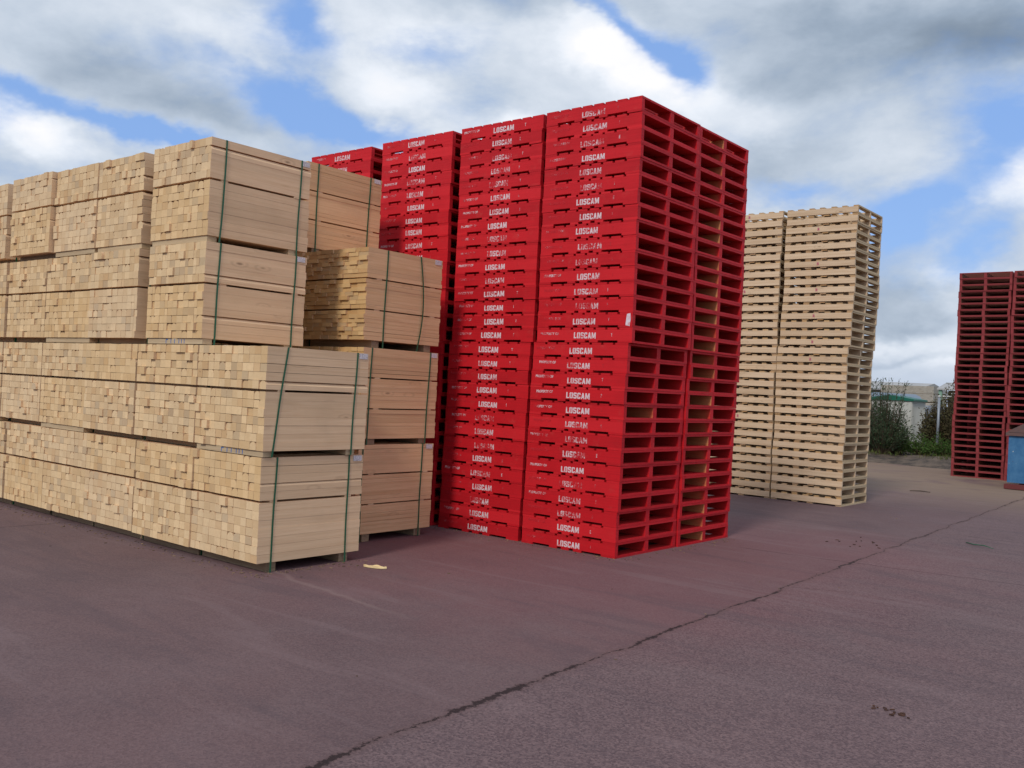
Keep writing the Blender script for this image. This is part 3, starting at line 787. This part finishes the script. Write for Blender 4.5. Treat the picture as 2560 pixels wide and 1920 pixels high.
# distant packs
root0 = None
for k in range(3):
    timber_pack(-10.95, 49.9, k*.975, 1.5, 1.1, .06, .46, .015, .43, 400+k, 'weathered timber pack, '+['lowest', 'middle', 'topmost'][k]+' in the far pile left of the green post', 'weathered packs in the distance', straps=False, grey=True)
    timber_pack(-12.5, 50.1, k*.975, 1.5, 1.1, .06, .46, .015, .43, 410+k, 'weathered timber pack, '+['lowest', 'middle', 'topmost'][k]+' in the far pile above the shed roof', 'weathered packs in the distance', straps=False, grey=True)
# open rack shed
root = empty('storage_rack', (-7.55, 41.0, 0)); tag(root, 'dark open-fronted storage shelter with white shelf edges beyond the brown shrub', 'shelter')
mb = MB(); mb.box(-.42, 1.7, .6, .7, 0, 2.55); mb.build('back_panel', M['dark'], root)
mb = MB(); mb.v += [(-.6, -.7, 2.62), (1.9, -.7, 2.62), (1.9, .9, 2.95), (-.6, .9, 2.95), (-.6, -.7, 2.55), (1.9, -.7, 2.55), (1.9, .9, 2.88), (-.6, .9, 2.88)]
for q in ((0, 1, 2, 3), (7, 6, 5, 4), (4, 5, 1, 0), (5, 6, 2, 1), (6, 7, 3, 2), (7, 4, 0, 3)): mb.face(q)
mb.build('roof', M['roofg'], root)
for z, a, b in ((2.40, .0, .9), (2.26, -.38, .75), (2.0, .1, .6)):
    mb = MB(); mb.box(a, b, -.5, .5, z-.03, z+.02); mb.build('shelf', M['white'], root)
mb = MB(); mb.box(-.55, -.40, -.6, -.5, 0, 2.56); mb.build('post', mat('pale_green_post', col=(.20, .32, .24), rough=.6), root)
mb = MB(); mb.box(1.6, 1.7, -.6, -.5, 0, 2.56); mb.build('post', M['galv'], root)
# pale blue van behind the shed
M['vanb'] = mat('pale_blue_paint', col=(.24, .31, .42), rough=.35, spec=.5)
root = empty('parked_van', (-9.6, 38.9, 0), .35); tag(root, 'pale blue van parked behind the green-roofed shed', 'van')
mb = MB(); mb.prism_y([(-1.9, .35), (1.6, .35), (2.1, .5), (2.15, 1.1), (1.5, 1.35), (1.0, 2.15), (.8, 2.25), (-1.85, 2.28), (-1.95, 2.1)], -.85, .85); mb.build('body', M['vanb'], root)
mb = MB(); mb.prism_y([(.55, 1.4), (1.35, 1.4), (.95, 2.0), (.55, 2.0)], -.856, .856); mb.build('window', M['dark'], root)
for sx in (-1.2, 1.35):
    for sy in (-1, 1):
        mb = MB(); mb.tube([(sx, sy*.70, .33), (sx, sy*.88, .33)], .33, 20); mb.build('wheel', M['dark'], root)
# blue wrapped load
root = MB(); P = []
for k in range(10): a = 2*PI*k/10; P.append((.34*math.copysign(abs(math.cos(a))**.5, math.cos(a)), .28*math.copysign(abs(math.sin(a))**.5, math.sin(a))))
mb = MB()
for z, s in ((.1, .95), (.5, 1.02), (1.0, .98), (1.5, 1.0), (1.72, .9)):
    for k, (x, y) in enumerate(P): mb.v.append((x*s*(1+.04*math.sin(k*3+z*7)), y*s*(1+.05*math.cos(k*2+z*9)), z))
for j in range(4):
    for k in range(10): mb.face((j*10+k, j*10+(k+1) % 10, j*10+10+(k+1) % 10, j*10+10+k))
mb.face(tuple(40+k for k in range(10)))
o = mb.build('covered_load', mat('pale_blue_sheet', lambda t, b: t.put(b.inputs['Base Color'], t.mix(t.ss(t.noise(objco(t), 5, 4), .4, .6), (.30, .33, .38), (.12, .15, .21))), rough=.4), loc=(-4.55, 26.9, 0))
tag(o, 'load covered in pale blue sheeting between the shed and the brown shrub', 'covered load')

# blue skip bin
def f_bin(t, b):
    co = objco(t); n = t.noise(co, 4, 5, .7); n2 = t.noise(co, 16, 4, .7)
    c = t.mix(t.ss(n, .35, .65), (.030, .125, .275), (.055, .17, .33))
    c = t.mix(t.ss(n2, .66, .70), c, (.45, .47, .46)); c = t.mix(t.mul(t.ss(n2, .36, .30), .7), c, (.10, .06, .04))
    t.put(b.inputs['Base Color'], c)
M['bin'] = mat('blue_bin_paint', f_bin, rough=.55)
M['lid'] = mat('rusty_lid', lambda t, b: t.put(b.inputs['Base Color'], t.mix(t.ss(t.noise(objco(t), 6, 5), .4, .7), (.13, .075, .07), (.08, .065, .07))), rough=.7)
M['base'] = mat('red_skid_paint', col=(.13, .03, .03), rough=.7)
root = empty('skip_bin', (.42, 14.3, 0)); tag(root, 'blue steel waste bin with a rusty sloping lid at the right edge', 'waste bin')
mb = MB(); mb.prism_y([(0, .14), (1.9, .14), (2.0, 1.12), (.0, 1.12)], 0, 1.5)
for x in (.45, 1.0, 1.5): mb.box(x, x+.06, -.03, .003, .16, 1.08)
mb.build('body', M['bin'], root)
mb = MB(); mb.box(-.05, 2.05, -.05, 1.55, 1.125, 1.19); mb.build('rim', M['lid'], root)
mb = MB(); mb.prism_y([(-.04, 1.195), (2.04, 1.195), (2.04, 1.9), (.95, 1.78), (.0, 1.23)], .0, 1.5); mb.build('lid', M['lid'], root)
for y in (-.12, 1.35):
    mb = MB(); mb.box(-.03, 2.1, y, y+.16, .012, .11); mb.build('skid', M['base'], root)
# ------------------------------------------------------------------ world: sky and clouds
SUN_AZ = math.radians(180-12)   # bearing of the sun from +Y, clockwise
SUN_EL = math.radians(40)
w = bpy.data.worlds.new('World'); bpy.context.scene.world = w; w.use_nodes = True
t = NT(w.node_tree); bg = w.node_tree.nodes['Background']; out = w.node_tree.nodes['World Output']
sky = t.new('ShaderNodeTexSky', sky_type='NISHITA'); sky.sun_disc = False
sky.sun_elevation = SUN_EL; sky.sun_rotation = SUN_AZ; sky.air_density = 1.1; sky.dust_density = .6; sky.ozone_density = 2.
co = t.new('ShaderNodeTexCoord').outputs['Generated']; s = t.sep(co)
az = t.m('ARCTAN2', s[0], s[1]); el = t.m('ARCSINE', s[2])
warp = t.new('ShaderNodeTexNoise'); t.put(warp.inputs['Vector'], t.vmap(co, (1, 1, 1.6))); warp.inputs['Scale'].default_value = 7; warp.inputs['Detail'].default_value = 5; warp.inputs['Roughness'].default_value = .6
wc = t.sep(warp.outputs['Color'])
azw = t.add(az, t.mul(t.sub(wc[0], .5), .14)); elw = t.add(el, t.mul(t.sub(wc[1], .5), .09))
def blob(a0, e0, sa, se, ang=0., p=1.):
    """soft elliptical region of sky about bearing a0, elevation e0"""
    c, n = math.cos(ang), math.sin(ang)
    da = t.sub(azw, a0); de = t.sub(elw, e0)
    u = t.mul(t.add(t.mul(da, c), t.mul(de, n)), 1/sa); v = t.mul(t.sub(t.mul(de, c), t.mul(da, n)), 1/se)
    return t.mul(t.m('EXPONENT', t.mul(t.add(t.mul(u, u), t.mul(v, v)), -1.)), p)
def total(bl):
    r = None
    for b in bl: x = blob(*b); r = x if r is None else t.add(r, x)
    return r
n1 = t.noise(t.vmap(co, (1, 1, 2.2)), 3.2, 8, .62, .3)
n2 = t.noise(t.vmap(co, (1, 1, 1.8), (4, 7, 2)), 8., 6, .55, .15)
holes = total([(-.93, .350, .028, .045, .9, .78), (-.80, .330, .06, .020, -.2, .5), (-.90, .262, .115, .020, -.30, 1.1), (-1.13, .238, .10, .015, -.25, .9),
               (-1.04, .215, .07, .016, -.2, .9), (-.60, .372, .075, .014, -.55, .85), (-.53, .340, .03, .014, -.6, .55), (-.215, .255, .045, .036, 0., .95), (-.30, .190, .05, .032, .5, 1.1),
               (-.405, .213, .045, .012, 0., .55), (-.25, .152, .04, .020, .6, .6), (-1.19, .235, .03, .03, 0., .7), (-.62, .60, .25, .08, 0., .7), (.4, .4, .3, .1, 0., .8), (1.6, .35, .4, .1, 0, .8), (2.9, .5, .4, .15, 0, .8), (-2.0, .4, .3, .1, 0, .8)])
bright = total([(-.565, .325, .085, .030, -.35, 1.15), (-.62, .345, .045, .022, 0., .8), (-.70, .262, .05, .020, 0., .7), (-1.17, .205, .05, .018, -.3, .8), (-.20, .210, .05, .022, 0., .9), (-.97, .335, .10, .025, 0., .35),
                (-.77, .355, .07, .02, 0., .4), (-.45, .265, .05, .015, 0, .35), (-.215, .11, .06, .02, 0, .3), (-.27, .125, .035, .010, .1, .45), (-.33, .065, .05, .008, 0, .4), (-.24, .045, .04, .006, 0, .4), (-.82, .29, .06, .02, -.4, .5)])
darkb = total([(-.33, .360, .14, .040, 0., .85), (-.20, .345, .09, .03, 0., .7), (-1.11, .275, .10, .030, -.1, .55), (-1.01, .255, .07, .018, -.1, .4), (-.43, .245, .07, .028, 0., .5), (-.31, .10, .09, .02, 0., .45), (-.66, .395, .12, .02, 0, .35), (-.42, .31, .1, .02, 0, .5), (-.28, .085, .05, .010, .05, .45), (-.30, .05, .06, .005, 0, .35)])
hn = t.ss(el, .0, .35)
cover = t.sub(t.add(t.mul(t.sub(n1, .5), 1.3), t.add(t.mul(t.sub(n2, .5), 1.35), .66)), t.mul(holes, .95))
cov = t.ss(cover, -.18, .66)
lum = t.add(t.add(.57, t.mul(t.sub(n2, .5), .60)), t.add(t.mul(bright, .44), t.mul(darkb, -.40)))
lum = t.add(lum, t.mul(t.sub(n1, .5), .45))
ramp = t.new('ShaderNodeValToRGB'); t.put(ramp.inputs[0], lum); cr = ramp.color_ramp
cr.elements[0].position = 0.; cr.elements[0].color = (.17, .225, .30, 1)
cr.elements[1].position = 1.; cr.elements[1].color = (1.0, 1.0, 1.02, 1)
e = cr.elements.new(.28); e.color = (.34, .42, .53, 1)
e = cr.elements.new(.52); e.color = (.55, .63, .74, 1)
e = cr.elements.new(.78); e.color = (.84, .89, .97, 1)
SK = .10
blue = t.mix(.7, t.mix(1., sky.outputs[0], (SK, SK, SK), 'MULTIPLY'), (.27, .475, .95))
hz = t.mix(t.ss(el, .06, .0), ramp.outputs[0], (.50, .58, .72))
col = t.mix(cov, blue, hz)
col = t.mix(t.ss(el, -.01, -.06), col, (.12, .10, .10))
t.put(bg.inputs['Color'], col); bg.inputs['Strength'].default_value = 1.0
# one soft sun behind thin cloud
sl = bpy.data.lights.new('sun', 'SUN'); so = bpy.data.objects.new('sun', sl); C.objects.link(so)
sl.energy = 2.0; sl.angle = math.radians(11); sl.color = (1., .93, .82)
d = Vector((math.sin(SUN_AZ)*math.cos(SUN_EL), math.cos(SUN_AZ)*math.cos(SUN_EL), math.sin(SUN_EL)))
so.rotation_euler = d.to_track_quat('Z', 'Y').to_euler()

sc = bpy.context.scene
sc.view_settings.view_transform = 'Standard'; sc.view_settings.look = 'None'; sc.view_settings.exposure = 0.; sc.view_settings.gamma = 1.
sc.cycles.max_bounces = 6; sc.cycles.diffuse_bounces = 4
sc.cycles.use_denoising = True
